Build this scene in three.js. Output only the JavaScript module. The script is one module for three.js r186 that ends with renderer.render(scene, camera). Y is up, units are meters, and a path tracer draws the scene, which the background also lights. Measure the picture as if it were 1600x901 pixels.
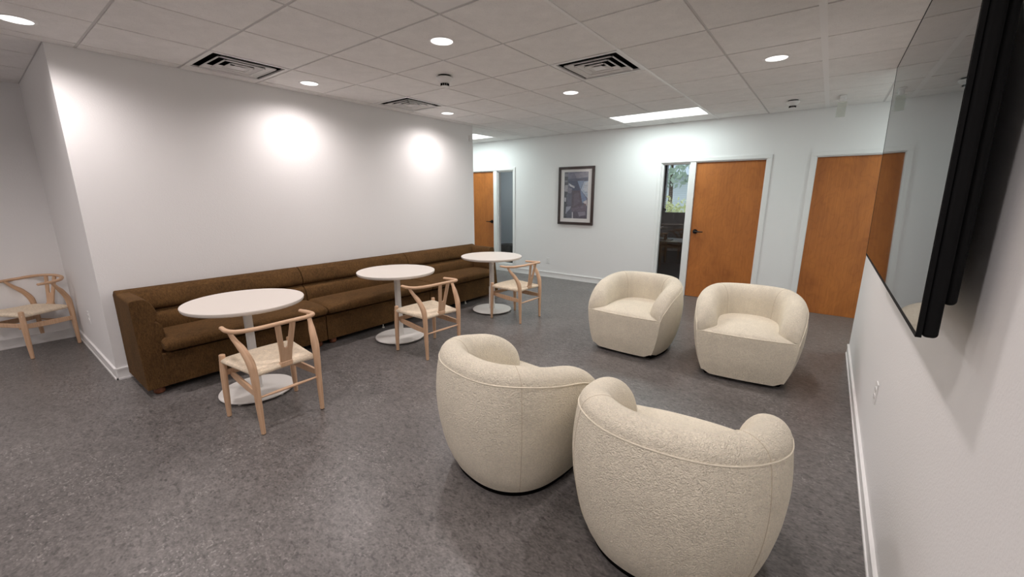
import * as THREE from 'three';
import { RoundedBoxGeometry } from 'three/addons/geometries/RoundedBoxGeometry.js';
import { mergeGeometries } from 'three/addons/utils/BufferGeometryUtils.js';
import { RectAreaLightUniformsLib } from 'three/addons/lights/RectAreaLightUniformsLib.js';

// ---------------------------------------------------------------- camera, sky, exposure
const scene = new THREE.Scene();
const camera = new THREE.PerspectiveCamera(70.15, 1600 / 901, 0.05, 100);
camera.position.set(1.3987, 1.5176, 2.5403);
camera.rotation.order = 'YXZ';
camera.rotation.set(-0.2213, 0.6486, 0.0012);
camera.updateMatrixWorld();
scene.add(camera);
scene.background = new THREE.Color(1.25, 1.45, 1.6);
const renderer = new THREE.WebGLRenderer({ antialias: true });
renderer.toneMapping = THREE.LinearToneMapping;
renderer.toneMappingExposure = 1.06;
renderer.shadowMap.enabled = true;
RectAreaLightUniformsLib.init();
const DOWN = { color: new THREE.Color(1.0, 0.915, 0.90), candela: 6.5, cone: 82 * Math.PI / 180 };
const TROFFER = { color: new THREE.Color(0.85, 1.0, 0.985), nits: 11.5 };

// ---------------------------------------------------------------- helpers
const used = new Map();
function numbered(name) {
  const n = used.get(name) || 0; used.set(name, n + 1);
  return n ? name + '_' + String(n).padStart(3, '0') : name;
}
function tag(o, label, category, group, kind) {
  if (label) o.userData.label = label;
  if (category) o.userData.category = category;
  if (group) o.userData.group = group;
  if (kind) o.userData.kind = kind;
  return o;
}
function mesh(name, geo, mat, parent = scene) {
  const m = new THREE.Mesh(geo, mat);
  m.name = parent === scene ? numbered(name) : name;
  m.castShadow = m.receiveShadow = true;
  if (parent !== scene) {
    let k = 0; const has = new Set(parent.children.map((c) => c.name));
    while (has.has(m.name)) { k++; m.name = name + '_' + String(k).padStart(3, '0'); }
  }
  parent.add(m); return m;
}
function thing(name, label, category, pos = [0, 0, 0], turn = 0, group) {
  const o = new THREE.Group(); o.name = numbered(name);
  o.position.set(...pos); o.rotation.y = turn; scene.add(o);
  return tag(o, label, category, group);
}
function struct(name) {
  const o = new THREE.Group(); o.name = numbered(name); scene.add(o); o.userData.kind = 'structure'; return o;
}
function copyOf(src, label, pos, turn = 0) {
  const c = src.clone(); c.name = numbered(src.name.replace(/_\d{3}$/, ''));
  c.userData = { ...src.userData, label };
  c.position.set(...pos); c.rotation.y = turn; scene.add(c); return c;
}
// box-mapped uv in metres
function uvBox(geo) {
  const g = geo.index ? geo.toNonIndexed() : geo;
  if (geo.index) g.computeBoundingBox();
  const p = g.attributes.position, uv = new Float32Array(p.count * 2);
  const a = new THREE.Vector3(), b = new THREE.Vector3(), c = new THREE.Vector3();
  for (let i = 0; i < p.count; i += 3) {
    a.fromBufferAttribute(p, i); b.fromBufferAttribute(p, i + 1); c.fromBufferAttribute(p, i + 2);
    const n = b.clone().sub(a).cross(c.clone().sub(a));
    const ax = Math.abs(n.x), ay = Math.abs(n.y), az = Math.abs(n.z);
    [a, b, c].forEach((v, k) => {
      let u, w;
      if (ax >= ay && ax >= az) { u = v.z; w = v.y; } else if (ay >= az) { u = v.x; w = v.z; } else { u = v.x; w = v.y; }
      uv[(i + k) * 2] = u; uv[(i + k) * 2 + 1] = w;
    });
  }
  g.setAttribute('uv', new THREE.BufferAttribute(uv, 2));
  return g;
}
// box by its limits
function box(x0, x1, y0, y1, z0, z1, r = 0) {
  const w = x1 - x0, h = y1 - y0, d = z1 - z0;
  const g = r ? new RoundedBoxGeometry(w, h, d, 3, Math.min(r, w / 2.01, h / 2.01, d / 2.01)) : new THREE.BoxGeometry(w, h, d);
  g.translate((x0 + x1) / 2, (y0 + y1) / 2, (z0 + z1) / 2);
  return uvBox(g);
}
const join = (list) => mergeGeometries(list.map((g) => (g.index ? g.toNonIndexed() : g)));
// grid surface; f(u, v) -> [x, y, z], u and v run 0..1; uv from arc length
function grid(nu, nv, f, flip = false) {
  const P = [], uv = [], idx = [];
  for (let j = 0; j <= nv; j++) for (let i = 0; i <= nu; i++) P.push(f(i / nu, j / nv));
  const W = nu + 1, mid = Math.floor(nv / 2);
  const U = [0], V = [0];
  const d = (a, b) => Math.hypot(a[0] - b[0], a[1] - b[1], a[2] - b[2]);
  for (let i = 1; i <= nu; i++) U.push(U[i - 1] + d(P[mid * W + i], P[mid * W + i - 1]));
  const mu = Math.floor(nu / 2);
  for (let j = 1; j <= nv; j++) V.push(V[j - 1] + d(P[j * W + mu], P[(j - 1) * W + mu]));
  for (let j = 0; j <= nv; j++) for (let i = 0; i <= nu; i++) uv.push(U[i], V[j]);
  for (let j = 0; j < nv; j++) for (let i = 0; i < nu; i++) {
    const a = j * W + i, b = a + 1, c = a + W, e = c + 1;
    if (flip) idx.push(a, c, b, b, c, e); else idx.push(a, b, c, b, e, c);
  }
  const g = new THREE.BufferGeometry();
  g.setAttribute('position', new THREE.Float32BufferAttribute(P.flat(), 3));
  g.setAttribute('uv', new THREE.Float32BufferAttribute(uv, 2));
  g.setIndex(idx); g.computeVertexNormals(); return g;
}
// swept rod with changing radius; flat squeezes it along the binormal
function rod(pts, radii, { seg = 24, sides = 12, round = true, flatY = 1 } = {}) {
  const curve = new THREE.CatmullRomCurve3(pts.map((p) => new THREE.Vector3(...p)), false, 'centripetal');
  const rAt = (t) => { const f = t * (radii.length - 1), i = Math.min(radii.length - 2, Math.floor(f)); const k = f - i, s = k * k * (3 - 2 * k); return radii[i] * (1 - s) + radii[i + 1] * s; };
  const fr = curve.computeFrenetFrames(seg, false);
  const rings = [];
  const push = (c, N, B, r, t) => rings.push({ c, N, B, r });
  for (let i = 0; i <= seg; i++) {
    const c = curve.getPoint(i / seg), T = curve.getTangent(i / seg), N = fr.normals[i], B = fr.binormals[i];
    const r = rAt(i / seg);
    if (i === 0 && round) for (const a of [0.02, 0.5, 0.85]) push(c.clone().addScaledVector(T, -r * 0.5 * (1 - a) ), N, B, r * Math.sqrt(1 - (1 - a) * (1 - a)), 0);
    push(c, N, B, r, i / seg);
    if (i === seg && round) for (const a of [0.85, 0.5, 0.02]) push(c.clone().addScaledVector(T, r * 0.5 * (1 - a)), N, B, r * Math.sqrt(1 - (1 - a) * (1 - a)), 1);
  }
  const pos = [], uv = [], idx = [];
  let len = 0;
  rings.forEach((q, i) => {
    if (i) len += q.c.distanceTo(rings[i - 1].c);
    for (let k = 0; k <= sides; k++) {
      const a = (k / sides) * Math.PI * 2;
      const v = q.c.clone();
      const off = new THREE.Vector3().addScaledVector(q.N, Math.cos(a) * q.r).addScaledVector(q.B, Math.sin(a) * q.r);
      off.y *= flatY; v.add(off);
      pos.push(v.x, v.y, v.z); uv.push(k / sides * 0.1, len);
    }
  });
  for (let i = 0; i < rings.length - 1; i++) for (let k = 0; k < sides; k++) {
    const a = i * (sides + 1) + k, b = a + sides + 1;
    idx.push(a, a + 1, b, a + 1, b + 1, b);
  }
  for (const [s, dir] of [[0, 1], [rings.length - 1, -1]]) {
    const c0 = pos.length / 3, c = rings[s].c; pos.push(c.x, c.y, c.z); uv.push(0, 0);
    for (let k = 0; k < sides; k++) { const a = s * (sides + 1) + k; dir > 0 ? idx.push(c0, a + 1, a) : idx.push(c0, a, a + 1); }
  }
  const g = new THREE.BufferGeometry();
  g.setAttribute('position', new THREE.Float32BufferAttribute(pos, 3));
  g.setAttribute('uv', new THREE.Float32BufferAttribute(uv, 2));
  g.setIndex(idx); g.computeVertexNormals(); return g;
}
const lathe = (pts, n = 48) => new THREE.LatheGeometry(pts.map((p) => new THREE.Vector2(...p)), n);
const smooth = (a, b, x) => { const t = Math.min(1, Math.max(0, (x - a) / (b - a))); return t * t * (3 - 2 * t); };
function lerpTable(tab, x) {
  if (x <= tab[0][0]) return tab[0][1];
  for (let i = 1; i < tab.length; i++) if (x <= tab[i][0]) {
    const t = (x - tab[i - 1][0]) / (tab[i][0] - tab[i - 1][0]);
    const p0 = tab[Math.max(0, i - 2)][1], p1 = tab[i - 1][1], p2 = tab[i][1], p3 = tab[Math.min(tab.length - 1, i + 1)][1];
    return 0.5 * (2 * p1 + (p2 - p0) * t + (2 * p0 - 5 * p1 + 4 * p2 - p3) * t * t + (3 * p1 - p0 - 3 * p2 + p3) * t * t * t);
  }
  return tab[tab.length - 1][1];
}
function rng(seed) { let s = seed >>> 0; return () => { s = (s + 0x6D2B79F5) | 0; let t = Math.imul(s ^ (s >>> 15), 1 | s); t = (t + Math.imul(t ^ (t >>> 7), 61 | t)) ^ t; return ((t ^ (t >>> 14)) >>> 0) / 4294967296; }; }

// ---------------------------------------------------------------- tileable noise textures
function hash(i, j, s) { let h = (Math.imul(i, 374761393) + Math.imul(j, 668265263) + Math.imul(s, 2147483647 ^ 0x5bd1e995)) | 0; h = Math.imul(h ^ (h >>> 13), 1274126177); return ((h ^ (h >>> 16)) >>> 0) / 4294967296; }
function vn(x, y, px, py, s) {       // value noise, period px by py
  const i = Math.floor(x), j = Math.floor(y); let fx = x - i, fy = y - j;
  fx = fx * fx * (3 - 2 * fx); fy = fy * fy * (3 - 2 * fy);
  const w = (a, p) => ((a % p) + p) % p;
  const a = hash(w(i, px), w(j, py), s), b = hash(w(i + 1, px), w(j, py), s), c = hash(w(i, px), w(j + 1, py), s), d = hash(w(i + 1, px), w(j + 1, py), s);
  return (a + (b - a) * fx) * (1 - fy) + (c + (d - c) * fx) * fy;
}
function fbm(u, v, fx, fy, oct, s) { let t = 0, a = 0.5, n = 0; for (let o = 0; o < oct; o++) { t += a * vn(u * fx, v * fy, fx, fy, s + o * 17); n += a; a *= 0.5; fx *= 2; fy *= 2; } return t / n; }
function tex(w, h, metresX, metresY, f, srgb = true) {
  const d = new Uint8Array(w * h * 4);
  for (let j = 0; j < h; j++) for (let i = 0; i < w; i++) {
    const c = f(i / w, j / h), k = (j * w + i) * 4;
    for (let q = 0; q < 3; q++) d[k + q] = Math.max(0, Math.min(255, Math.round(Array.isArray(c) ? c[q] : c)));
    d[k + 3] = 255;
  }
  const t = new THREE.DataTexture(d, w, h, THREE.RGBAFormat);
  t.wrapS = t.wrapT = THREE.RepeatWrapping; t.magFilter = THREE.LinearFilter; t.minFilter = THREE.LinearMipmapLinearFilter; t.generateMipmaps = true;
  if (srgb) t.colorSpace = THREE.SRGBColorSpace;
  t.repeat.set(1 / metresX, 1 / metresY); t.needsUpdate = true; return t;
}
const mix3 = (a, b, t) => [a[0] + (b[0] - a[0]) * t, a[1] + (b[1] - a[1]) * t, a[2] + (b[2] - a[2]) * t];

const floorMap = tex(2048, 2048, 2.6, 2.6, (u, v) => {
  const coarse = fbm(u, v, 5, 5, 4, 1) - 0.5;
  const wu = u + 0.012 * (fbm(u, v, 14, 14, 2, 71) - 0.5), wv = v + 0.012 * (fbm(u, v, 14, 14, 2, 72) - 0.5);
  const mid = fbm(wu, wv, 70, 130, 3, 5) - 0.5, fine = fbm(wu, wv, 260, 420, 2, 9) - 0.5;
  let g = 1 + 0.18 * coarse + 0.26 * mid + 0.40 * fine;
  const cl = smooth(0.45, 0.72, fbm(u, v, 9, 9, 3, 23));
  const fl = smooth(0.72 - 0.06 * cl, 0.86 - 0.06 * cl, fbm(wu, wv, 240, 300, 2, 31));
  const dk = smooth(0.66, 0.8, fbm(wu, wv, 120, 190, 2, 43));
  g *= 1 - 0.2 * dk;
  let c = [104 * g, 100 * g, 98 * g];
  c = mix3(c, [160, 156, 152], fl * (0.12 + 0.6 * cl));
  return c;
});
const floorBump = tex(512, 512, 1.1, 1.1, (u, v) => 255 * fbm(u, v, 60, 60, 3, 3), false);
const doorMap = tex(512, 1024, 1.0, 2.1, (u, v) => {
  const wx = fbm(u, v, 4, 5, 4, 3) - 0.5, wy = fbm(u, v, 3, 6, 4, 13) - 0.5;
  const ring = 0.5 + 0.5 * Math.sin((u * 9 + wx * 7 + 0.8 * Math.sin(v * Math.PI * 2 + wy * 6)) * Math.PI * 2);
  const grain = fbm(u + wx * 0.03, v, 160, 10, 3, 21), blotch = fbm(u + wx * 0.2, v + wy * 0.25, 6, 9, 4, 33);
  const t = 0.09 * Math.pow(ring, 6) + 0.5 * (blotch - 0.5) + 0.3 * (grain - 0.5) + 0.38;
  return mix3([206, 127, 58], [132, 71, 28], Math.max(0, Math.min(1, t)));
});
const woodMap = tex(256, 512, 0.12, 0.5, (u, v) => {
  const g = fbm(u, v, 24, 3, 4, 5), p = fbm(u, v, 64, 12, 2, 15);
  return mix3([216, 182, 150], [180, 138, 106], Math.max(0, Math.min(1, 0.15 + 0.75 * (g - 0.3) + 0.3 * (p - 0.5))));
});
const sofaMap = tex(1024, 1024, 0.9, 0.9, (u, v) => {
  const nap = fbm(u, v, 7, 5, 4, 2), rib = fbm(u, v, 180, 60, 2, 8), fine = fbm(u, v, 320, 320, 1, 18);
  const g = 0.86 + 0.24 * nap + 0.34 * (rib - 0.5) + 0.26 * (fine - 0.5);
  return [88 * g, 64 * g, 38 * g];
});
const sofaBump = tex(512, 512, 0.35, 0.35, (u, v) => 255 * (0.85 * fbm(u, v, 110, 70, 2, 4) + 0.15 * fbm(u, v, 10, 8, 3, 14)), false);
const boucleBump = tex(1024, 1024, 0.5, 0.5, (u, v) => {
  const a = fbm(u, v, 70, 70, 2, 6), wu = u + 0.02 * (a - 0.5), wv = v + 0.02 * (fbm(u, v, 60, 60, 2, 66) - 0.5);
  return 255 * Math.min(1, Math.abs(fbm(wu, wv, 76, 76, 2, 16) - 0.5) * 2.0 + 0.45 * fbm(u, v, 200, 200, 1, 26));
}, false);
const boucleMap = tex(512, 512, 0.7, 0.7, (u, v) => {
  const g = 0.95 + 0.07 * fbm(u, v, 6, 6, 3, 7) + 0.09 * (fbm(u, v, 120, 120, 2, 17) - 0.5);
  return [238 * g, 229 * g, 209 * g];
});
const cordBump = tex(64, 64, 0.0065, 0.05, (u, v) => 255 * Math.pow(Math.abs(Math.sin(u * Math.PI)), 0.6), false);
const cordMap = tex(256, 256, 0.104, 0.2, (u, v) => {
  const s = Math.pow(Math.abs(Math.sin(u * 16 * Math.PI)), 0.5), n = fbm(u, v, 16, 40, 2, 4), m = fbm(u, v, 6, 6, 2, 40);
  const g = 0.88 + 0.11 * s + 0.12 * (n - 0.5) + 0.08 * (m - 0.5);
  return [240 * g, 223 * g, 198 * g];
});
const paintBump = tex(512, 512, 0.5, 0.5, (u, v) => 255 * fbm(u, v, 90, 90, 3, 12), false);
const tileMap = tex(512, 512, 0.6, 0.6, (u, v) => {
  const n = fbm(u, v, 150, 150, 2, 9), g = 1 + 0.05 * (fbm(u, v, 8, 8, 3, 19) - 0.5) - 0.035 * smooth(0.62, 0.75, n);
  return [238 * g, 235 * g, 233 * g];
});
const steelTint = (c, o = {}) => new THREE.MeshStandardMaterial({ color: c, ...o });

const M = {
  floor: new THREE.MeshPhysicalMaterial({ map: floorMap, bumpMap: floorBump, bumpScale: 0.0007, roughness: 0.34, specularIntensity: 1 }),
  wall: new THREE.MeshStandardMaterial({ color: new THREE.Color(0.85, 0.84, 0.835), roughness: 0.62, bumpMap: paintBump, bumpScale: 0.0006 }),
  trim: new THREE.MeshStandardMaterial({ color: new THREE.Color(0.84, 0.83, 0.82), roughness: 0.4 }),
  tile: new THREE.MeshStandardMaterial({ map: tileMap, roughness: 0.95 }),
  tile2: new THREE.MeshStandardMaterial({ map: tileMap, color: new THREE.Color(0.965, 0.962, 0.96), roughness: 0.95 }),
  grid: new THREE.MeshStandardMaterial({ color: new THREE.Color(0.62, 0.60, 0.59), roughness: 0.6 }),
  gridWhite: new THREE.MeshStandardMaterial({ color: new THREE.Color(0.86, 0.84, 0.83), roughness: 0.4 }),
  door: new THREE.MeshPhysicalMaterial({ map: doorMap, roughness: 0.42, clearcoat: 0.25, clearcoatRoughness: 0.35 }),
  black: new THREE.MeshStandardMaterial({ color: 0x121212, roughness: 0.38, metalness: 0.4 }),
  matteBlack: new THREE.MeshPhysicalMaterial({ color: 0x070708, roughness: 0.75, specularIntensity: 0.45 }),
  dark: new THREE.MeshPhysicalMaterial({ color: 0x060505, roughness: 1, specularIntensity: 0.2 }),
  wood: new THREE.MeshPhysicalMaterial({ map: woodMap, roughness: 0.5 }),
  cord: new THREE.MeshStandardMaterial({ map: cordMap, bumpMap: cordBump, bumpScale: 0.0014, roughness: 0.85 }),
  sofa: new THREE.MeshPhysicalMaterial({ map: sofaMap, bumpMap: sofaBump, bumpScale: 0.0013, roughness: 1, specularIntensity: 0.3, sheen: 0.08, sheenRoughness: 0.45, sheenColor: new THREE.Color(0.40, 0.29, 0.17) }),
  bunWood: new THREE.MeshStandardMaterial({ color: 0x6b3c22, roughness: 0.5 }),
  glide: new THREE.MeshStandardMaterial({ color: 0xd8d4cc, roughness: 0.4 }),
  tableTop: new THREE.MeshPhysicalMaterial({ color: new THREE.Color(0.72, 0.665, 0.61), roughness: 0.38 }),
  tableMetal: new THREE.MeshStandardMaterial({ color: new THREE.Color(0.76, 0.735, 0.70), roughness: 0.45 }),
  boucle: new THREE.MeshPhysicalMaterial({ map: boucleMap, bumpMap: boucleBump, bumpScale: 0.0045, roughness: 0.95, sheen: 0.25, sheenRoughness: 0.6, sheenColor: new THREE.Color(0.9, 0.86, 0.78) }),
  piping: new THREE.MeshStandardMaterial({ map: boucleMap, roughness: 0.95 }),
  screen: new THREE.MeshPhysicalMaterial({ color: 0x060507, roughness: 0.022, ior: 1.42 }),
  glass: new THREE.MeshPhysicalMaterial({ color: 0xffffff, transmission: 1, thickness: 0, roughness: 0.01, ior: 1.5 }),
  plastic: new THREE.MeshStandardMaterial({ color: new THREE.Color(0.82, 0.81, 0.80), roughness: 0.35 }),
  slot: new THREE.MeshStandardMaterial({ color: 0x4a4644, roughness: 0.6 }),
  ventWhite: new THREE.MeshStandardMaterial({ color: new THREE.Color(0.80, 0.78, 0.77), roughness: 0.45, side: THREE.DoubleSide }),
  frameWood: new THREE.MeshPhysicalMaterial({ color: 0x2e1610, roughness: 0.3, clearcoat: 0.4 }),
  mat: new THREE.MeshStandardMaterial({ color: new THREE.Color(0.80, 0.76, 0.75), roughness: 0.9 }),
};

// ---------------------------------------------------------------- structure
const H = 2.575, ZB = -4.075, XL = -3.19, XR = 1.735, T = 0.6096;
const LX = -5.05, LZ = 1.985, CZL = -2.49, CZR = -2.513, ZF = 5.2;
tag(mesh('floor', box(-7.2, 4.1, -0.12, 0, ZB - 0.01, ZF + 0.1), M.floor), null, null, null, 'structure');
const wall = (name, geos) => tag(mesh(name, join(geos), M.wall), null, null, null, 'structure');
wall('wall_left', [box(-7.2, XL, 0, H + 0.12, CZL, LZ)]);
wall('wall_alcove', [box(LX - 0.15, LX, 0, H + 0.12, LZ, ZF + 0.1)]);
wall('wall_right', [box(XR, XR + 0.14, 0, H + 0.12, CZR, ZF + 0.1)]);
wall('wall_front', [box(LX - 0.15, XR + 0.14, 0, H + 0.12, ZF, ZF + 0.12)]);
wall('wall_corridor_left', [box(-7.3, -7.2, 0, H + 0.12, ZB - 0.1, CZL)]);
wall('wall_corridor_right', [box(4.0, 4.1, 0, H + 0.12, ZB - 0.1, CZR + 0.3), box(XR + 0.14, 4.1, 0, H + 0.12, CZR, CZR + 0.3)]);
const zb0 = ZB - 0.13;
const HD = 2.02;
wall('wall_back', [
  box(-7.3, -5.04, 0, H + 0.12, zb0, ZB), box(-3.585, -0.735, 0, H + 0.12, zb0, ZB), box(0.66, 1.185, 0, H + 0.12, zb0, ZB), box(2.135, 4.1, 0, H + 0.12, zb0, ZB),
  box(-5.04, -3.585, HD, H + 0.12, zb0, ZB), box(-0.735, 0.66, HD, H + 0.12, zb0, ZB), box(1.185, 2.135, HD, H + 0.12, zb0, ZB),
]);
tag(mesh('floor_closet', box(1.3, 2.6, -0.12, 0, -5.0, ZB), M.floor), null, null, null, 'structure');
tag(mesh('wall_closet', join([box(1.3, 2.6, -0.1, H, -5.1, -5.0), box(1.3, 1.35, -0.1, H, -5.0, zb0), box(2.55, 2.6, -0.1, H, -5.0, zb0), box(1.3, 2.6, H, H + 0.1, -5.0, zb0)]), M.wall), null, null, null, 'structure');
// baseboards: board with a small bead on top and a shoe
function baseRun(name, runs) {
  const gs = [];
  for (const [x0, z0, x1, z1, nx, nz] of runs) {
    const b = (t, y0, y1) => gs.push(box(Math.min(x0, x1, x0 + nx * t, x1 + nx * t), Math.max(x0, x1, x0 + nx * t, x1 + nx * t), y0, y1, Math.min(z0, z1, z0 + nz * t, z1 + nz * t), Math.max(z0, z1, z0 + nz * t, z1 + nz * t)));
    b(0.010, 0, 0.088); b(0.015, 0.086, 0.1); b(0.016, 0, 0.016);
  }
  tag(mesh(name, join(gs), M.trim), null, null, null, 'structure');
}
baseRun('baseboard_back', [[-3.535, ZB, -0.785, ZB, 0, 1], [0.71, ZB, 1.135, ZB, 0, 1], [2.185, ZB, 4.0, ZB, 0, 1], [-7.2, ZB, -5.09, ZB, 0, 1]]);
baseRun('baseboard_right', [[XR, CZR, XR, ZF, -1, 0], [XR, CZR, XR + 0.14, CZR, 0, -1]]);
baseRun('baseboard_left', [[XL, CZL, XL, LZ, 1, 0], [LX, LZ, XL, LZ, 0, 1], [-7.2, CZL, XL, CZL, 0, -1]]);
baseRun('baseboard_alcove', [[LX, LZ, LX, ZF, 1, 0]]);

// ceiling: slab, lay-in tiles one by one, tees
const ceiling = struct('ceiling');
mesh('slab', box(-7.3, 4.1, H + 0.10, H + 0.2, zb0, ZF + 0.12), M.tile, ceiling);
const rooms = [[XL, XR, ZB, ZF], [LX, XL, LZ, ZF], [-7.2, XL, ZB, CZL], [XR, 4.0, ZB, CZR]];
const VENTS = [[-5, 1], [-5, -2], [-1, -2]], PLAQUE = [-1, 1];
const troffers = [[-2, -6], [-8, -6], [4, -6]];
const special = new Set();
for (const [i, j] of [...VENTS, PLAQUE]) special.add(i + ',' + j);
for (const [i, j] of troffers) { special.add(i + ',' + j); special.add((i + 1) + ',' + j); }
const frustum = new THREE.Frustum().setFromProjectionMatrix(new THREE.Matrix4().multiplyMatrices(camera.projectionMatrix, camera.matrixWorld.clone().invert()));
const seen = (x0, x1, z0, z1) => frustum.intersectsBox(new THREE.Box3(new THREE.Vector3(x0, H, z0), new THREE.Vector3(x1, H, z1)));
const R0 = rng(4), restTiles = [], tileGeoCache = new Map();
for (const [rx0, rx1, rz0, rz1] of rooms) for (let i = -13; i < 8; i++) for (let j = -8; j < 10; j++) {
  const x0 = Math.max(rx0, i * T), x1 = Math.min(rx1, (i + 1) * T), z0 = Math.max(rz0, j * T), z1 = Math.min(rz1, (j + 1) * T);
  if (x1 - x0 < 0.03 || z1 - z0 < 0.03 || special.has(i + ',' + j)) continue;
  const g = 0.0085, w = x1 - x0 - 2 * g, d = z1 - z0 - 2 * g, key = w.toFixed(3) + ',' + d.toFixed(3);
  const mk = () => uvBox(new RoundedBoxGeometry(w, 0.018, d, 1, 0.0025));
  const cx = (x0 + x1) / 2, cz = (z0 + z1) / 2;
  const y = H + 0.009 + (R0() - 0.5) * 0.0016;
  if (seen(x0, x1, z0, z1)) {
    if (!tileGeoCache.has(key)) tileGeoCache.set(key, mk());
    const m = mesh('ceiling_tile', tileGeoCache.get(key), R0() < 0.3 ? M.tile2 : M.tile, ceiling);
    m.position.set(cx, y, cz);
  } else { const q = mk(); q.translate(cx, y, cz); restTiles.push(q); }
}
mesh('ceiling_tiles_behind', join(restTiles), M.tile, ceiling).userData.kind = 'stuff';
for (const [rx0, rx1, rz0, rz1] of rooms) {
  for (let i = -13; i < 8; i++) { const x = i * T; if (x > rx0 + 0.02 && x < rx1 - 0.02) {
    const wide = i === 2 ? 0.02 : i === 0 ? 0.011 : 0.0085;
    mesh('grid_bar', box(x - wide, x + wide, H + (i === 2 ? -0.001 : i === 0 ? -0.004 : 0.006), H + 0.016, rz0, rz1), i === 0 || i === 2 ? M.gridWhite : M.grid, ceiling);
  } }
  for (let j = -8; j < 10; j++) { const z = j * T; if (z > rz0 + 0.02 && z < rz1 - 0.02) mesh('grid_bar', box(rx0, rx1, H + 0.0062, H + 0.016, z - 0.0085, z + 0.0085), M.grid, ceiling); }
  mesh('wall_angle', join([box(rx0, rx0 + 0.014, H + 0.004, H + 0.014, rz0, rz1), box(rx1 - 0.014, rx1, H + 0.004, H + 0.014, rz0, rz1), box(rx0, rx1, H + 0.004, H + 0.014, rz0, rz0 + 0.014), box(rx0, rx1, H + 0.004, H + 0.014, rz1 - 0.014, rz1)]), M.grid, ceiling);
}

// doors with their frames and side windows
function casing(parent, x0, x1, y1, w = 0.05) {
  const z0 = ZB - 0.002, z1 = ZB + 0.016;
  mesh('casing', join([box(x0 - w, x0, 0, y1, z0, z1, 0.003), box(x1, x1 + w, 0, y1, z0, z1, 0.003), box(x0 - w, x1 + w, y1 + 0.0005, y1 + w, z0, z1, 0.003),
    box(x0 - 0.004, x0 + 0.014, 0, y1 - 0.014, zb0, ZB - 0.003), box(x1 - 0.014, x1 + 0.004, 0, y1 - 0.014, zb0, ZB - 0.003), box(x0 - 0.003, x1 + 0.003, y1 - 0.0138, y1 + 0.002, zb0, ZB - 0.003)]), M.trim, parent);
}
function lever(parent, x, y, z, dir) {
  const h = mesh('handle', join([
    new THREE.CylinderGeometry(0.032, 0.034, 0.012, 32).rotateX(Math.PI / 2).translate(x, y, z + 0.006),
    new THREE.CylinderGeometry(0.013, 0.016, 0.045, 20).rotateX(Math.PI / 2).translate(x, y, z + 0.03),
    new THREE.SphereGeometry(0.017, 20, 12).scale(1, 1, 0.6).translate(x, y, z + 0.052),
    rod([[x, y, z + 0.05], [x + dir * 0.05, y, z + 0.054], [x + dir * 0.115, y, z + 0.05]], [0.011, 0.0085, 0.0075], { seg: 10, sides: 10 }),
  ]), M.black, parent); tag(h, 'black lever handle'); return h;
}
function leaf(parent, x0, x1) {
  const g = box(x0, x1, 0.0006, 1.996, ZB - 0.075, ZB - 0.03, 0.002);
  return mesh('door_leaf', g, M.door, parent);
}
function sidelight(parent, x0, x1, frameLeft) {
  const zc = ZB - 0.05;
  mesh('window_frame', join([box(x0, x1, 0, 0.15, zb0, ZB - 0.004), box(x0, x0 + 0.018, 0.15, 2.005, zc - 0.03, zc + 0.03), box(x1 - 0.018, x1, 0.15, 2.005, zc - 0.03, zc + 0.03), box(x0, x1, 1.985, 2.006, zc - 0.03, zc + 0.03), box(x0, x1, 0.148, 0.17, zc - 0.03, zc + 0.03)]), M.trim, parent);
  mesh('glass_pane', box(x0 + 0.01, x1 - 0.01, 0.155, 1.995, zc - 0.003, zc + 0.003), M.glass, parent);
}
const d1 = struct('door_1'); casing(d1, -5.04, -3.585, HD - 0.008); leaf(d1, -5.026, -4.095); lever(d1, -4.16, 1.0, ZB - 0.03, -1);
mesh('mullion', box(-4.092, -4.0, 0, 2.01, zb0, ZB + 0.006, 0.003), M.trim, d1); sidelight(d1, -4.0, -3.597);
const d2 = struct('door_2'); casing(d2, -0.735, 0.66, HD - 0.008); leaf(d2, -0.232, 0.646); lever(d2, -0.17, 1.0, ZB - 0.03, 1);
mesh('mullion', box(-0.315, -0.235, 0, 2.01, zb0, ZB + 0.006, 0.003), M.trim, d2); sidelight(d2, -0.722, -0.315);
const d3 = struct('door_3'); casing(d3, 1.185, 2.135, HD - 0.008); leaf(d3, 1.199, 2.121); lever(d3, 2.05, 1.0, ZB - 0.03, -1);

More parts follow.
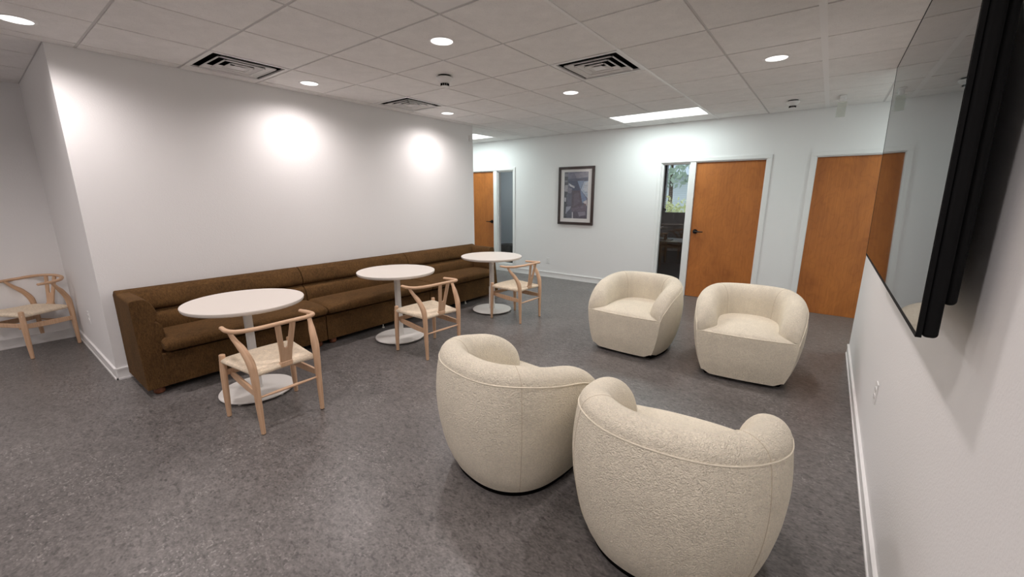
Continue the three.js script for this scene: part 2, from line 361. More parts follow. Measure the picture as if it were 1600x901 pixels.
// two offices behind the glass
const officeWall = new THREE.MeshStandardMaterial({ color: new THREE.Color(0.40, 0.45, 0.48), roughness: 0.8 });
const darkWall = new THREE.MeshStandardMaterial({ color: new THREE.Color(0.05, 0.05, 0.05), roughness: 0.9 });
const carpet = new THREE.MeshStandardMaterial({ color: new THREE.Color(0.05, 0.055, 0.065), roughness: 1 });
{
  const z1 = zb0, za = -6.6;
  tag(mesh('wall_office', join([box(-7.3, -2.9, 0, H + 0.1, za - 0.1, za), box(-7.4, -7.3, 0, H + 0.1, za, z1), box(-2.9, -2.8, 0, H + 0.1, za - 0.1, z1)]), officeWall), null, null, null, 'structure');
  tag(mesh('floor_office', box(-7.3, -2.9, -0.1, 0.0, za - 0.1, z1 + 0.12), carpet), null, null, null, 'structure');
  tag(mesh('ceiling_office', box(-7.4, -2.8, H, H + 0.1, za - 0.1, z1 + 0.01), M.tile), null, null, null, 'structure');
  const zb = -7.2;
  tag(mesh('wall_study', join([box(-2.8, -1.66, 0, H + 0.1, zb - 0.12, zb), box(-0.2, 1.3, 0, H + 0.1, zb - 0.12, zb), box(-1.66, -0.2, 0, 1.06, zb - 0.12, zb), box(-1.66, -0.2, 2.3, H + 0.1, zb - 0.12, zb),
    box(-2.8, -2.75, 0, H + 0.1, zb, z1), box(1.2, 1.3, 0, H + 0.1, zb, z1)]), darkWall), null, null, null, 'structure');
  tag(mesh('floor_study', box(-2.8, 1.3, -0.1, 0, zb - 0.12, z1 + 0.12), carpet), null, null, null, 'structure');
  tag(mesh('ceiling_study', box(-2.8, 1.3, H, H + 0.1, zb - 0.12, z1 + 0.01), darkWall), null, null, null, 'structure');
  const w = struct('window_1');
  const fm = new THREE.MeshStandardMaterial({ color: 0x2a2c2e, roughness: 0.5 });
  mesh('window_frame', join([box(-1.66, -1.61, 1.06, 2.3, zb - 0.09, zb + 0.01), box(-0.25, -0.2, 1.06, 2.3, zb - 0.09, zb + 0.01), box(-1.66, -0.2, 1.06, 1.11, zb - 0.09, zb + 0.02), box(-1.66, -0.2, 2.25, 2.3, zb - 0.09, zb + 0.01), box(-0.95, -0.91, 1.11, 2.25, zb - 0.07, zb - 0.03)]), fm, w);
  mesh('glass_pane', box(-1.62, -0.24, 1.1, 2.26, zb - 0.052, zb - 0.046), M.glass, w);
}
{
  const b = thing('window_blind', 'raised-slat horizontal blind hanging in the dark office window', 'blind', [-0.93, 2.22, -7.17]);
  const slat = new THREE.MeshStandardMaterial({ color: 0xb8bdb9, roughness: 0.6 }), gs = [];
  for (let k = 0; k < 24; k++) gs.push(new THREE.BoxGeometry(1.34, 0.0012, 0.024).rotateX(0.1).translate(0, -0.05 - k * 0.045, 0));
  mesh('blind_slats', join(gs), slat, b).userData.kind = 'stuff';
  mesh('head_rail', box(-0.68, 0.68, -0.03, 0.015, -0.02, 0.02), slat, b);
}

// ---------------------------------------------------------------- lights in the ceiling
const glowWarm = new THREE.MeshStandardMaterial({ color: 0xffffff, emissive: new THREE.Color(1, 0.96, 0.93), emissiveIntensity: 2.2 });
const glowCool = new THREE.MeshStandardMaterial({ color: 0xffffff, emissive: new THREE.Color(0.96, 1, 0.99), emissiveIntensity: 1.6 });
const ringGeo = lathe([[0.076, -0.004], [0.079, -0.0075], [0.088, -0.006], [0.094, -0.001], [0.094, 0.0]], 48);
const lensGeo = lathe([[0, -0.006], [0.06, -0.006], [0.077, -0.004], [0.077, 0]], 48);
function rectLight(parent, c, w, h, x, y, z) {
  const l = new THREE.RectAreaLight(c.color, c.nits, w, h);
  l.position.set(x, y, z); l.rotation.x = -Math.PI / 2; l.castShadow = true; parent.add(l); return l;
}
function downlight(x, z, label) {
  const t = thing('downlight', label, 'ceiling light', [x, H, z], 0, 'round recessed ceiling lights');
  mesh('trim_ring', ringGeo, M.gridWhite, t); mesh('lens', lensGeo, glowWarm, t);
  const l = new THREE.SpotLight(DOWN.color, DOWN.candela, 0, DOWN.cone, 1, 2);
  l.position.set(0, -0.012, 0); l.castShadow = true; l.shadow.radius = 4; l.target.position.set(0, -1, 0); l.target.name = 'aim';
  t.add(l, l.target);
}
downlight(-4.5 * T, 3.5 * T, 'round recessed downlight at the far left, near the alcove by the bump-out corner');
downlight(-4.5 * T, 0.5 * T, 'round recessed downlight beside the white wall, between the two wall-side air vents');
downlight(-4.5 * T, -2.5 * T, 'smallest round recessed downlight, just past the far wall-side air vent');
downlight(-1.5 * T, 0.5 * T, 'large round recessed downlight just in front of the dark-gapped smoke detector');
downlight(-1.5 * T, -2.5 * T, 'round recessed downlight just behind the square vent in mid ceiling');
downlight(1.5 * T, -2.5 * T, 'round recessed downlight at the right, in front of the long television');
for (const [i, j, where] of [[-1.5, 3.5, 'above the floor left of the near armchairs'], [1.5, 0.5, 'above the gap between the near and far armchairs'], [1.5, 3.5, 'right beside the camera by the television wall'], [-4.5, 6.5, 'behind the camera between the alcove and the room'], [-1.5, 6.5, 'behind the camera in the middle of the room'], [1.5, 6.5, 'behind the camera along the television wall'], [-6.5, 6.5, 'in the alcove past the left edge']]) downlight(i * T, j * T, 'round recessed downlight out of the picture, ' + where);
function troffer(x0, z0, label) {
  const w = 2 * T, d = T, t = thing('troffer_light', label, 'ceiling light', [x0 + T, H, z0 + T / 2]);
  const f = 0.022, a = w / 2 - 0.009, b = d / 2 - 0.009;
  mesh('frame', join([box(-a, a, -0.003, 0.03, -b, -b + f), box(-a, a, -0.003, 0.03, b - f, b), box(-a, -a + f, -0.003, 0.03, -b + f, b - f), box(a - f, a, -0.003, 0.03, -b + f, b - f)]), M.gridWhite, t);
  mesh('diffuser', box(-a + f, a - f, 0.004, 0.012, -b + f, b - f), glowCool, t);
  rectLight(t, TROFFER, w - 0.1, d - 0.1, 0, -0.002, 0);
}
troffer(-2 * T, -6 * T, 'long rectangular white panel light in the ceiling above the door with the side window');
troffer(-8 * T, -6 * T, 'rectangular panel light mostly hidden behind the white wall corner, above the far door');
troffer(4 * T, -6 * T, 'rectangular panel light in the corridor hidden behind the television wall');
{ // a light in the blue office, out of sight
  const t = thing('office_light', 'panel light in the ceiling of the blue-grey office behind the far side window', 'ceiling light', [-5.2, H - 0.016, -5.4]);
  mesh('diffuser', box(-0.6, 0.6, 0, 0.012, -0.3, 0.3), glowCool, t);
  rectLight(t, { color: new THREE.Color(0.85, 0.95, 1), nits: 6 }, 1.15, 0.55, 0, -0.004, 0);
}

// ---------------------------------------------------------------- vents, detectors on the ceiling
function square(rOut, rIn, y0, y1) { // hollow pyramid ring: bottom half-size rOut at y0, top rIn at y1
  const k = Math.SQRT2;
  const cone = new THREE.CylinderGeometry(rIn * k, rOut * k, y1 - y0, 4, 1, true).rotateY(Math.PI / 4).translate(0, (y0 + y1) / 2, 0).toNonIndexed();
  cone.computeVertexNormals();
  const e = 0.007, lip = [[-rOut, rOut, -rOut, -rOut + e], [-rOut, rOut, rOut - e, rOut], [-rOut, -rOut + e, -rOut, rOut], [rOut - e, rOut, -rOut, rOut]].map(([a, b, c, d]) => box(a, b, y0 - 0.002, y0 + 0.006, c, d));
  return join([cone, ...lip]);
}
function vent(i, j, label) {
  const t = thing('air_vent', label, 'vent', [(i + 0.5) * T, H, (j + 0.5) * T], 0, 'square ceiling air vents');
  const a = T / 2 - 0.009, b = 0.265;
  mesh('frame', join([box(-a, a, -0.001, 0.014, -a, -b), box(-a, a, -0.001, 0.014, b, a), box(-a, -b, -0.001, 0.014, -b, b), box(b, a, -0.001, 0.014, -b, b)]), M.ventWhite, t);
  mesh('duct', join([box(-b, b, 0.088, 0.092, -b, b), box(-b, b, 0.012, 0.09, -b - 0.004, -b), box(-b, b, 0.012, 0.09, b, b + 0.004), box(-b - 0.004, -b, 0.012, 0.09, -b, b), box(b, b + 0.004, 0.012, 0.09, -b, b)]), M.dark, t);
  for (const r of [0.216, 0.152, 0.09]) mesh('louver', square(r, r - 0.042, -0.006, 0.018), M.ventWhite, t);
  const g = new THREE.CylinderGeometry(0.005, 0.048 * Math.SQRT2, 0.03, 4).rotateY(Math.PI / 4).translate(0, 0.008, 0).toNonIndexed(); g.computeVertexNormals();
  mesh('center_cone', g, M.ventWhite, t);
}
vent(-5, 1, 'nearest square louvered air vent, along the long white wall at left');
vent(-5, -2, 'small-looking far square louvered air vent along the white wall, before the last downlight');
vent(-1, -2, 'square louvered air vent in mid ceiling against the bright white grid bar');
{
  const t = thing('round_vent', 'round-cone air vent panel cut off by the top edge of the picture', 'vent', [(PLAQUE[0] + 0.5) * T, H, (PLAQUE[1] + 0.5) * T]);
  const a = T / 2 - 0.016;
  mesh('panel', box(-a, a, -0.001, 0.014, -a, a), M.ventWhite, t);
  mesh('cone', lathe([[0, -0.03], [0.12, -0.028], [0.19, -0.02], [0.235, -0.006], [0.24, 0.0]]), M.ventWhite, t);
}
function detector(x, z, s, label) {
  const t = thing('smoke_detector', label, 'smoke detector', [x, H, z], 0, 'smoke detectors on the ceiling');
  mesh('mount', lathe([[0, -0.016 * s], [0.056 * s, -0.016 * s], [0.056 * s, 0]]), M.matteBlack, t);
  mesh('body', lathe([[0, -0.066 * s], [0.04 * s, -0.066 * s], [0.042 * s, -0.06 * s], [0.068 * s, -0.034 * s], [0.074 * s, -0.022 * s], [0.072 * s, -0.0145 * s], [0.0, -0.0145 * s]]), M.plastic, t);
  const slots = [];
  for (let k = 0; k < 12; k++) slots.push(box(-0.0065 * s, 0.0065 * s, -0.088 * s, -0.068 * s, 0.034 * s, 0.0385 * s).rotateY(k / 12 * Math.PI * 2));
  mesh('sensor_slots', join(slots), M.dark, t);
  mesh('sensor', lathe([[0, -0.096 * s], [0.03 * s, -0.095 * s], [0.038 * s, -0.089 * s], [0.035 * s, -0.087 * s], [0.035 * s, -0.064 * s], [0, -0.064 * s]]), M.plastic, t);
}
detector(-2.5 * T, -0.5 * T, 1.0, 'white smoke detector with dark slots, behind the large downlight in mid ceiling');
detector(1.5 * T, -5.5 * T, 0.9, 'small white smoke detector at the right, near the back wall by the hanging fixture');
{
  const t = thing('hanging_sign', 'clear edge-on hanging ceiling sign with a small white canopy, near the television corner', 'sign', [1.36, H, -3.45]);
  mesh('canopy', join([box(-0.03, 0.03, -0.02, 0, -0.09, 0.09, 0.006), box(-0.022, 0.022, -0.06, -0.018, -0.03, 0.03, 0.006)]), M.plastic, t);
  const ac = new THREE.MeshPhysicalMaterial({ color: 0xf2f4f0, transmission: 0.92, roughness: 0.25, thickness: 0 });
  mesh('acrylic_plate', box(-0.04, 0.04, -0.21, -0.055, -0.006, 0.006, 0.003), ac, t);
}
{
  const t = thing('wall_sensor', 'small white plastic box high on the white wall beside its far corner', 'sensor', [XL, 2.34, -2.42]);
  mesh('case', box(0, 0.022, 0, 0.09, -0.025, 0.025, 0.006), M.plastic, t);
  mesh('cover', box(0.02, 0.026, 0.02, 0.07, -0.016, 0.016, 0.003), M.plastic, t);
}

// ---------------------------------------------------------------- sofa in three sections
const SX = -3.165, SF = -2.565;
function profile(points) { // [[x, y, 'c'?]...] polyline with spline runs
  const s = new THREE.Shape();
  s.moveTo(points[0][0], points[0][1]);
  for (const p of points.slice(1)) Array.isArray(p[0]) ? s.splineThru(p.map((q) => new THREE.Vector2(...q))) : s.lineTo(p[0], p[1]);
  return s;
}
const backShape = profile([[0, 0.06], [0, 0.70], [[0.012, 0.738], [0.045, 0.765], [0.09, 0.768], [0.135, 0.745], [0.172, 0.70], [0.194, 0.64], [0.188, 0.605], [0.156, 0.585]], [[0.192, 0.566], [0.224, 0.535], [0.242, 0.48], [0.242, 0.41], [0.22, 0.34]], [0.22, 0.06]]);
const armShape = profile([[0, 0.055], [0, 0.728], [[0.005, 0.742], [0.022, 0.75], [0.055, 0.753], [0.088, 0.748], [0.122, 0.72], [0.145, 0.665], [0.153, 0.615], [0.147, 0.585], [0.122, 0.565]], [[0.153, 0.547], [0.168, 0.51], [0.172, 0.45], [0.16, 0.385], [0.132, 0.335]], [0.132, 0.055]]);
const ext = (shape, len) => new THREE.ExtrudeGeometry(shape, { depth: len - 0.016, bevelEnabled: true, bevelThickness: 0.008, bevelSize: 0.007, bevelOffset: -0.007, bevelSegments: 3, curveSegments: 6, steps: 6 }).translate(0, 0, 0.008);
const bunGeo = lathe([[0, 0.0], [0.028, 0], [0.036, 0.012], [0.038, 0.03], [0.032, 0.045], [0.03, 0.062], [0, 0.062]], 24);
function lean(g) { const p = g.attributes.position; for (let i = 0; i < p.count; i++) { const f = smooth(SF - 0.3, SF, p.getX(i)); p.setX(i, p.getX(i) - 0.12 * f * Math.max(0, p.getY(i) - 0.06)); } g.computeVertexNormals(); return uvBox(g); }
function sofaSection(zNear, zFar, armNear, armFar, label) {
  const zm = (zNear + zFar) / 2, t = thing('sofa_section', label, 'sofa', [-2.865, 0, zm], 0, 'sections of the long brown sofa');
  const L = zNear - zFar, add = (n, g, m = M.sofa, p = t) => mesh(n, g.translate(2.865, 0, -zm), m, p);
  add('backrest', uvBox(ext(backShape, L - 0.002).translate(SX, 0, zFar + 0.001)));
  if (armNear) add('arm', lean(ext(armShape, SF - SX).rotateY(Math.PI / 2).translate(SX, 0, zNear)));
  if (armFar) add('arm', lean(ext(armShape, SF - SX).rotateY(-Math.PI / 2).translate(SF, 0, zFar)));
  const s0 = zFar + (armFar ? 0.136 : 0.002), s1 = zNear - (armNear ? 0.136 : 0.002);
  // cushion: bull-nosed slab with a crowned top
  const nose = [[-2.98, 0.338], [-2.545, 0.338], [-2.514, 0.344], [-2.497, 0.36], [-2.494, 0.383], [-2.502, 0.405], [-2.525, 0.422], [-2.58, 0.432], [-2.75, 0.438], [-2.9, 0.436], [-2.98, 0.43]];
  const crv = new THREE.CatmullRomCurve3(nose.map((p) => new THREE.Vector3(p[0], p[1], 0)));
  const cush = grid(60, 48, (u, v) => {
    const q = crv.getPointAt(v), z = s0 + (s1 - s0) * u;
    const e = Math.min(u, 1 - u) * (s1 - s0), r = 0.03, k = e >= r ? 1 : Math.sqrt(1 - (1 - e / r) ** 2);
    const cx = -2.74, cy = 0.382;
    return [cx + (q.x - cx) * (1 - 0.07 * (1 - k)), cy + (q.y - cy) * (0.6 + 0.4 * k) + 0.006 * Math.sin(Math.PI * u) * (q.y > 0.4 ? 1 : 0), z];
  }, true);
  const ends = [0, 1].map((e) => { const pts = crv.getSpacedPoints(40).map((q) => new THREE.Vector2(-2.74 + (q.x + 2.74) * 0.93, 0.382 + (q.y - 0.382) * 0.6)); return new THREE.ShapeGeometry(new THREE.Shape(pts)).translate(0, 0, e ? s1 : s0); });
  add('seat_cushion', uvBox(join([cush, ...ends])));
  add('base', join([box(SX + 0.06, SF - 0.004, 0.055, 0.318, s0 - (armFar ? 0.01 : 0), s1 + (armNear ? 0.01 : 0), 0.008), box(SX + 0.06, SF - 0.05, 0.3, 0.345, s0, s1)]));
  for (const z of [zNear - 0.075, zFar + 0.075]) for (const x of [SF - 0.06, SX + 0.1]) add('foot', bunGeo.clone().translate(x, 0, z), M.bunWood);
  add('glide', join([new THREE.CylinderGeometry(0.006, 0.006, 0.05, 10).translate(SF - 0.05, 0.035, zm), new THREE.CylinderGeometry(0.013, 0.015, 0.012, 16).translate(SF - 0.05, 0.006, zm)]), M.glide);
  return t;
}
sofaSection(1.915, 0.468, true, false, 'nearest brown sofa section, with the rounded left arm, behind the first table');
sofaSection(0.464, -0.936, false, false, 'armless middle section of the brown sofa, behind the second table');
sofaSection(-0.94, -2.335, false, true, 'far brown sofa section, with the right arm, behind the third table');

// ---------------------------------------------------------------- tables
function makeTable(label, pos) {
  const t = thing('cafe_table', label, 'table', pos, 0, 'round white cafe tables along the sofa');
  mesh('tabletop', lathe([[0, 0.716], [0.385, 0.716], [0.392, 0.718], [0.398, 0.726], [0.401, 0.741], [0.399, 0.745], [0.395, 0.7465], [0, 0.7465]], 96), M.tableTop, t);
  const sq = (w, y0, y1) => box(-w, w, y0, y1, -w, w, 0.012);
  mesh('column', sq(0.026, 0.30, 0.715), M.tableMetal, t);
  const sl = mesh('column_sleeve', join([sq(0.031, 0.02, 0.325), box(-0.029, 0.029, 0.325, 0.33, -0.029, 0.029, 0.002)]), M.tableMetal, t);
  mesh('top_plate', box(-0.13, 0.13, 0.708, 0.717, -0.13, 0.13, 0.004), M.tableMetal, t);
  mesh('base_plate', lathe([[0, 0.012], [0.252, 0.012], [0.259, 0.015], [0.26, 0.021], [0.257, 0.0255], [0.25, 0.027], [0, 0.029]], 80), M.tableMetal, t);
  for (let k = 0; k < 5; k++) { const a = k / 5 * Math.PI * 2 + 0.9; mesh('glide', new THREE.CylinderGeometry(0.011, 0.012, 0.014, 14).translate(Math.cos(a) * 0.235, 0.007, Math.sin(a) * 0.235), M.glide, t); }
  return t;
}
const table0 = makeTable('nearest round white pedestal table, in front of the sofa section with the left arm', [-2.045, 0, 1.355]);
copyOf(table0, 'middle round white pedestal table of the row of three, over the sofa seam', [-2.175, 0, -0.14], 0.06);
copyOf(table0, 'farthest round white pedestal table, in front of the sofa end near the far door', [-2.085, 0, -1.605], -0.05);

// ---------------------------------------------------------------- wishbone chairs (local +z is the front)
function seatGeo() {
  const fx = 0.232, rx = 0.188, fz = 0.203, rz = -0.205;
  const half = (z) => rx + (fx - rx) * (z - rz) / (fz - rz);
  const N = 28, top = [];
  const P = (u, v) => { // u,v in -1..1
    const z = rz + (fz - rz) * (v + 1) / 2, x = half(z) * u;
    const edge = (1 - Math.pow(Math.abs(u), 8)) * (1 - Math.pow(Math.abs(v), 8));
    const y = 0.437 + 0.012 * (v + 1) / 2 - 0.022 * (1 - u * u) * (1 - v * v) + 0.007 * Math.abs(v) * (1 - u * u) - 0.016 * (1 - edge);
    return new THREE.Vector3(x, y, z);
  };
  const pos = [], uv = [];
  const tri = (q) => { // q: list of [u,v,dy]
    const c = q.reduce((s, k) => [s[0] + k[0] / 3, s[1] + k[1] / 3], [0, 0]);
    const along = Math.abs(c[0]) > Math.abs(c[1]);
    for (const [u, v, dy, out] of q) {
      const p = P(u, v); p.y += dy; p.x += (out || 0) * Math.sign(u) * (Math.abs(u) > 0.999 ? 1 : 0); p.z += (out || 0) * Math.sign(v) * (Math.abs(v) > 0.999 ? 1 : 0);
      pos.push(p.x, p.y, p.z); along ? uv.push(p.z, p.x + dy) : uv.push(p.x, p.z + dy);
    }
  };
  const s = []; for (let i = 0; i <= N; i++) { const t = -1 + 2 * i / N; s.push(Math.sign(t) * (1 - Math.pow(1 - Math.abs(t), 1.6))); }
  for (let i = 0; i < N; i++) for (let j = 0; j < N; j++) {
    const a = [s[i], s[j], 0], b = [s[i + 1], s[j], 0], c = [s[i], s[j + 1], 0], d = [s[i + 1], s[j + 1], 0];
    const same = (i < N / 2) === (j < N / 2);
    if (same) { tri([a, c, d]); tri([a, d, b]); } else { tri([a, c, b]); tri([b, c, d]); }
    const dn = (q) => [q[0], q[1], -0.033];
    if (same) { tri([dn(a), dn(d), dn(c)]); tri([dn(a), dn(b), dn(d)]); } else { tri([dn(a), dn(b), dn(c)]); tri([dn(b), dn(d), dn(c)]); }
  }
  const roll = [[0, 0], [-0.004, 0.008], [-0.014, 0.0125], [-0.025, 0.0105], [-0.033, 0]];
  for (let i = 0; i < N; i++) for (let k = 0; k < 4; k++) for (const e of [-1, 1]) {
    const [d0, o0] = roll[k], [d1_, o1] = roll[k + 1];
    const q = (A, B) => { const quad = [[...A, d0, o0], [...B, d0, o0], [...A, d1_, o1], [...B, d1_, o1]]; const f = [quad[0], quad[1], quad[2]], g = [quad[1], quad[3], quad[2]]; tri(f); tri(g); };
    e > 0 ? q([s[i], e], [s[i + 1], e]) : q([s[i + 1], e], [s[i], e]);
    e > 0 ? q([e, s[i + 1]], [e, s[i]]) : q([e, s[i]], [e, s[i + 1]]);
  }
  const g = new THREE.BufferGeometry();
  g.setAttribute('position', new THREE.Float32BufferAttribute(pos, 3)); g.setAttribute('uv', new THREE.Float32BufferAttribute(uv, 2));
  g.computeVertexNormals(); return g;
}
function makeChair(label, pos, turn) {
  const t = thing('wishbone_chair', label, 'chair', pos, turn, 'light wood wishbone chairs');
  const cord = M.cord.clone(); cord.side = THREE.DoubleSide;
  mesh('seat', seatGeo(), cord, t);
  for (const s of [-1, 1]) {
    mesh('leg', rod([[s * 0.236, 0.006, 0.208], [s * 0.232, 0.25, 0.206], [s * 0.226, 0.455, 0.2]], [0.0145, 0.0195, 0.022, 0.0195], { seg: 20, sides: 16 }), M.wood, t);
    mesh('leg', rod([[s * 0.202, 0.006, -0.226], [s * 0.204, 0.22, -0.222], [s * 0.206, 0.40, -0.219], [s * 0.211, 0.49, -0.206], [s * 0.226, 0.575, -0.158], [s * 0.245, 0.635, -0.105], [s * 0.256, 0.682, -0.07]], [0.0145, 0.0195, 0.023, 0.0255, 0.0225, 0.0155, 0.0115], { seg: 36, sides: 16 }), M.wood, t);
    mesh('foot_cap', new THREE.CylinderGeometry(0.0125, 0.012, 0.006, 16).translate(s * 0.236, 0.003, 0.208), M.dark, t);
    mesh('foot_cap', new THREE.CylinderGeometry(0.0125, 0.012, 0.006, 16).translate(s * 0.202, 0.003, -0.226), M.dark, t);
    const sd = new THREE.Shape(); const hL = 0.43;
    sd.moveTo(0, -0.015); sd.quadraticCurveTo(hL / 2, -0.034, hL, -0.015); sd.lineTo(hL, 0.016); sd.quadraticCurveTo(hL / 2, 0.024, 0, 0.016);
    const sg = new THREE.ExtrudeGeometry(sd, { depth: 0.012, bevelEnabled: true, bevelSize: 0.003, bevelThickness: 0.003, bevelSegments: 2, curveSegments: 8 }).rotateZ(0.05).rotateY(-Math.PI / 2 - s * 0.06).translate(s * 0.206 + 0.008, 0.285, -0.222);
    mesh('side_stretcher', uvBox(sg), M.wood, t);
  }
  mesh('arm_rail', rod([[-0.256, 0.688, 0.04], [-0.264, 0.690, -0.06], [-0.243, 0.697, -0.155], [-0.16, 0.711, -0.235], [0, 0.72, -0.266], [0.16, 0.711, -0.235], [0.243, 0.697, -0.155], [0.264, 0.690, -0.06], [0.256, 0.688, 0.04]], [0.0145, 0.016, 0.0165, 0.016, 0.0155, 0.016, 0.0165, 0.016, 0.0145], { seg: 64, sides: 16, flatY: 0.85 }), M.wood, t);
  const y = new THREE.Shape();
  y.moveTo(-0.035, 0); y.lineTo(-0.039, 0.08); y.lineTo(-0.064, 0.284); y.lineTo(-0.032, 0.284); y.lineTo(-0.0145, 0.125); y.absarc(0, 0.122, 0.0145, Math.PI, 0, false); y.lineTo(0.032, 0.284); y.lineTo(0.064, 0.284); y.lineTo(0.039, 0.08); y.lineTo(0.035, 0);
  mesh('splat', uvBox(new THREE.ExtrudeGeometry(y, { depth: 0.009, bevelEnabled: true, bevelSize: 0.002, bevelThickness: 0.002, bevelSegments: 2, curveSegments: 12 }).rotateX(-0.185).translate(0, 0.43, -0.214)), M.wood, t);
  mesh('rear_rail', box(-0.041, 0.041, 0.404, 0.44, -0.2205, -0.196, 0.006), M.wood, t);
  mesh('back_stretcher', rod([[-0.2, 0.255, -0.224], [0, 0.255, -0.224], [0.2, 0.255, -0.224]], [0.007, 0.0105, 0.007], { seg: 12 }), M.wood, t);
  mesh('front_stretcher', box(-0.228, 0.228, 0.305, 0.345, 0.198, 0.211, 0.004), M.wood, t);
  return t;
}
const FACE = -Math.PI / 2; // facing the sofa
const chair0 = makeChair('light wood wishbone chair with woven seat at the nearest table, seen from behind', [-1.578, 0, 1.405], FACE + 0.03);
copyOf(chair0, 'light wood wishbone chair with woven seat pulled up to the middle table', [-1.655, 0, -0.10], FACE - 0.06);
copyOf(chair0, 'light wood wishbone chair with woven seat at the farthest table, by the back wall outlet', [-1.632, 0, -1.545], FACE - 0.03);
copyOf(chair0, 'light wood wishbone chair alone in the left alcove corner, cut by the picture edge', [-4.765, 0, 2.325], 0.57);

// ---------------------------------------------------------------- barrel armchairs (local +z is the front)
const AC = { a: 0.414, b: 0.40, xc: 0.354, zc: 0.345 };
function plan(t) {
  const s = Math.sign(t) || 1, k = Math.abs(t);
  if (k <= 0.6) { const f = (k / 0.6) * Math.PI / 2; return [s * AC.a * Math.pow(Math.sin(f), 2 / 2.35), -AC.b * Math.pow(Math.max(0, Math.cos(f)), 2 / 2.35)]; }
  const q = (k - 0.6) / 0.4; return [s * (AC.a - (AC.a - AC.xc) * q * q), AC.zc * q];
}
const barrel = (y) => lerpTable([[0.03, 0.785], [0.07, 0.835], [0.13, 0.89], [0.2, 0.935], [0.3, 0.978], [0.4, 0.999], [0.48, 1], [0.58, 0.975], [0.66, 0.935], [0.72, 0.89]], y);
const scaled = ([x, z], y) => { const s = barrel(y); return [x * s, z < 0 ? z * s : z * (1 - (1 - s) * 0.2)]; };
const rimH = (z) => { const q = Math.min(1, Math.max(0, (z + AC.b) / (AC.b + AC.zc))); return 0.40 + (0.30 - 0.028 * smooth(-0.32, 0.02, z)) * Math.pow(Math.max(0, 1 - Math.pow(q, 3.9)), 0.58); };
function shellPoint(t, v) { // v 0..1 outside, 1..2 over the top, 2..3 down inside
  const p = plan(t), Hr = rimH(p[1]), grow = smooth(0, 0.16, Hr - 0.40), Hp = Hr - 0.012 - 0.054 * grow;
  const e = 0.004, A = plan(Math.max(-1, t - e)), B = plan(Math.min(1, t + e));
  let nx = -(B[1] - A[1]), nz = B[0] - A[0]; const nl = Math.hypot(nx, nz) || 1; nx /= nl; nz /= nl;
  if (nx * p[0] + nz * (p[1] - 0.02) > 0) { nx = -nx; nz = -nz; }
  if (v <= 1) { const y0 = 0.03 + 0.03 * smooth(0.86, 1, Math.abs(t)), y = y0 + (Hp - y0) * v; const q = scaled(p, y); return [q[0], y, q[1]]; }
  const q = scaled(p, Hp), Th = 0.045 + 0.125 * grow, d = Hr - Hp;
  const o = [0, 0.05, 0.2, 0.42, 0.66, 0.86, 0.97, 1.0], h = [Hp, Hp + 0.42 * d, Hp + 0.82 * d, Hr, Hr - 0.008 * grow, Hr - 0.045 * grow, Hr - 0.10 * grow, Hr - 0.15 * grow];
  if (v <= 2) { const f = v - 1, i = o.map((x, k) => [k / 7, x]), j = h.map((x, k) => [k / 7, x]); const oo = lerpTable(i, f) * Th; return [q[0] + nx * oo, lerpTable(j, f), q[1] + nz * oo]; }
  const f = v - 2, y0 = h[7], oo = Th * (1 + 0.1 * f); return [q[0] + nx * oo, y0 + (0.33 - y0) * f, q[1] + nz * oo];
}
const pipeAlong = (pts, r) => rod(pts, [r, r], { seg: pts.length * 2, sides: 8 });
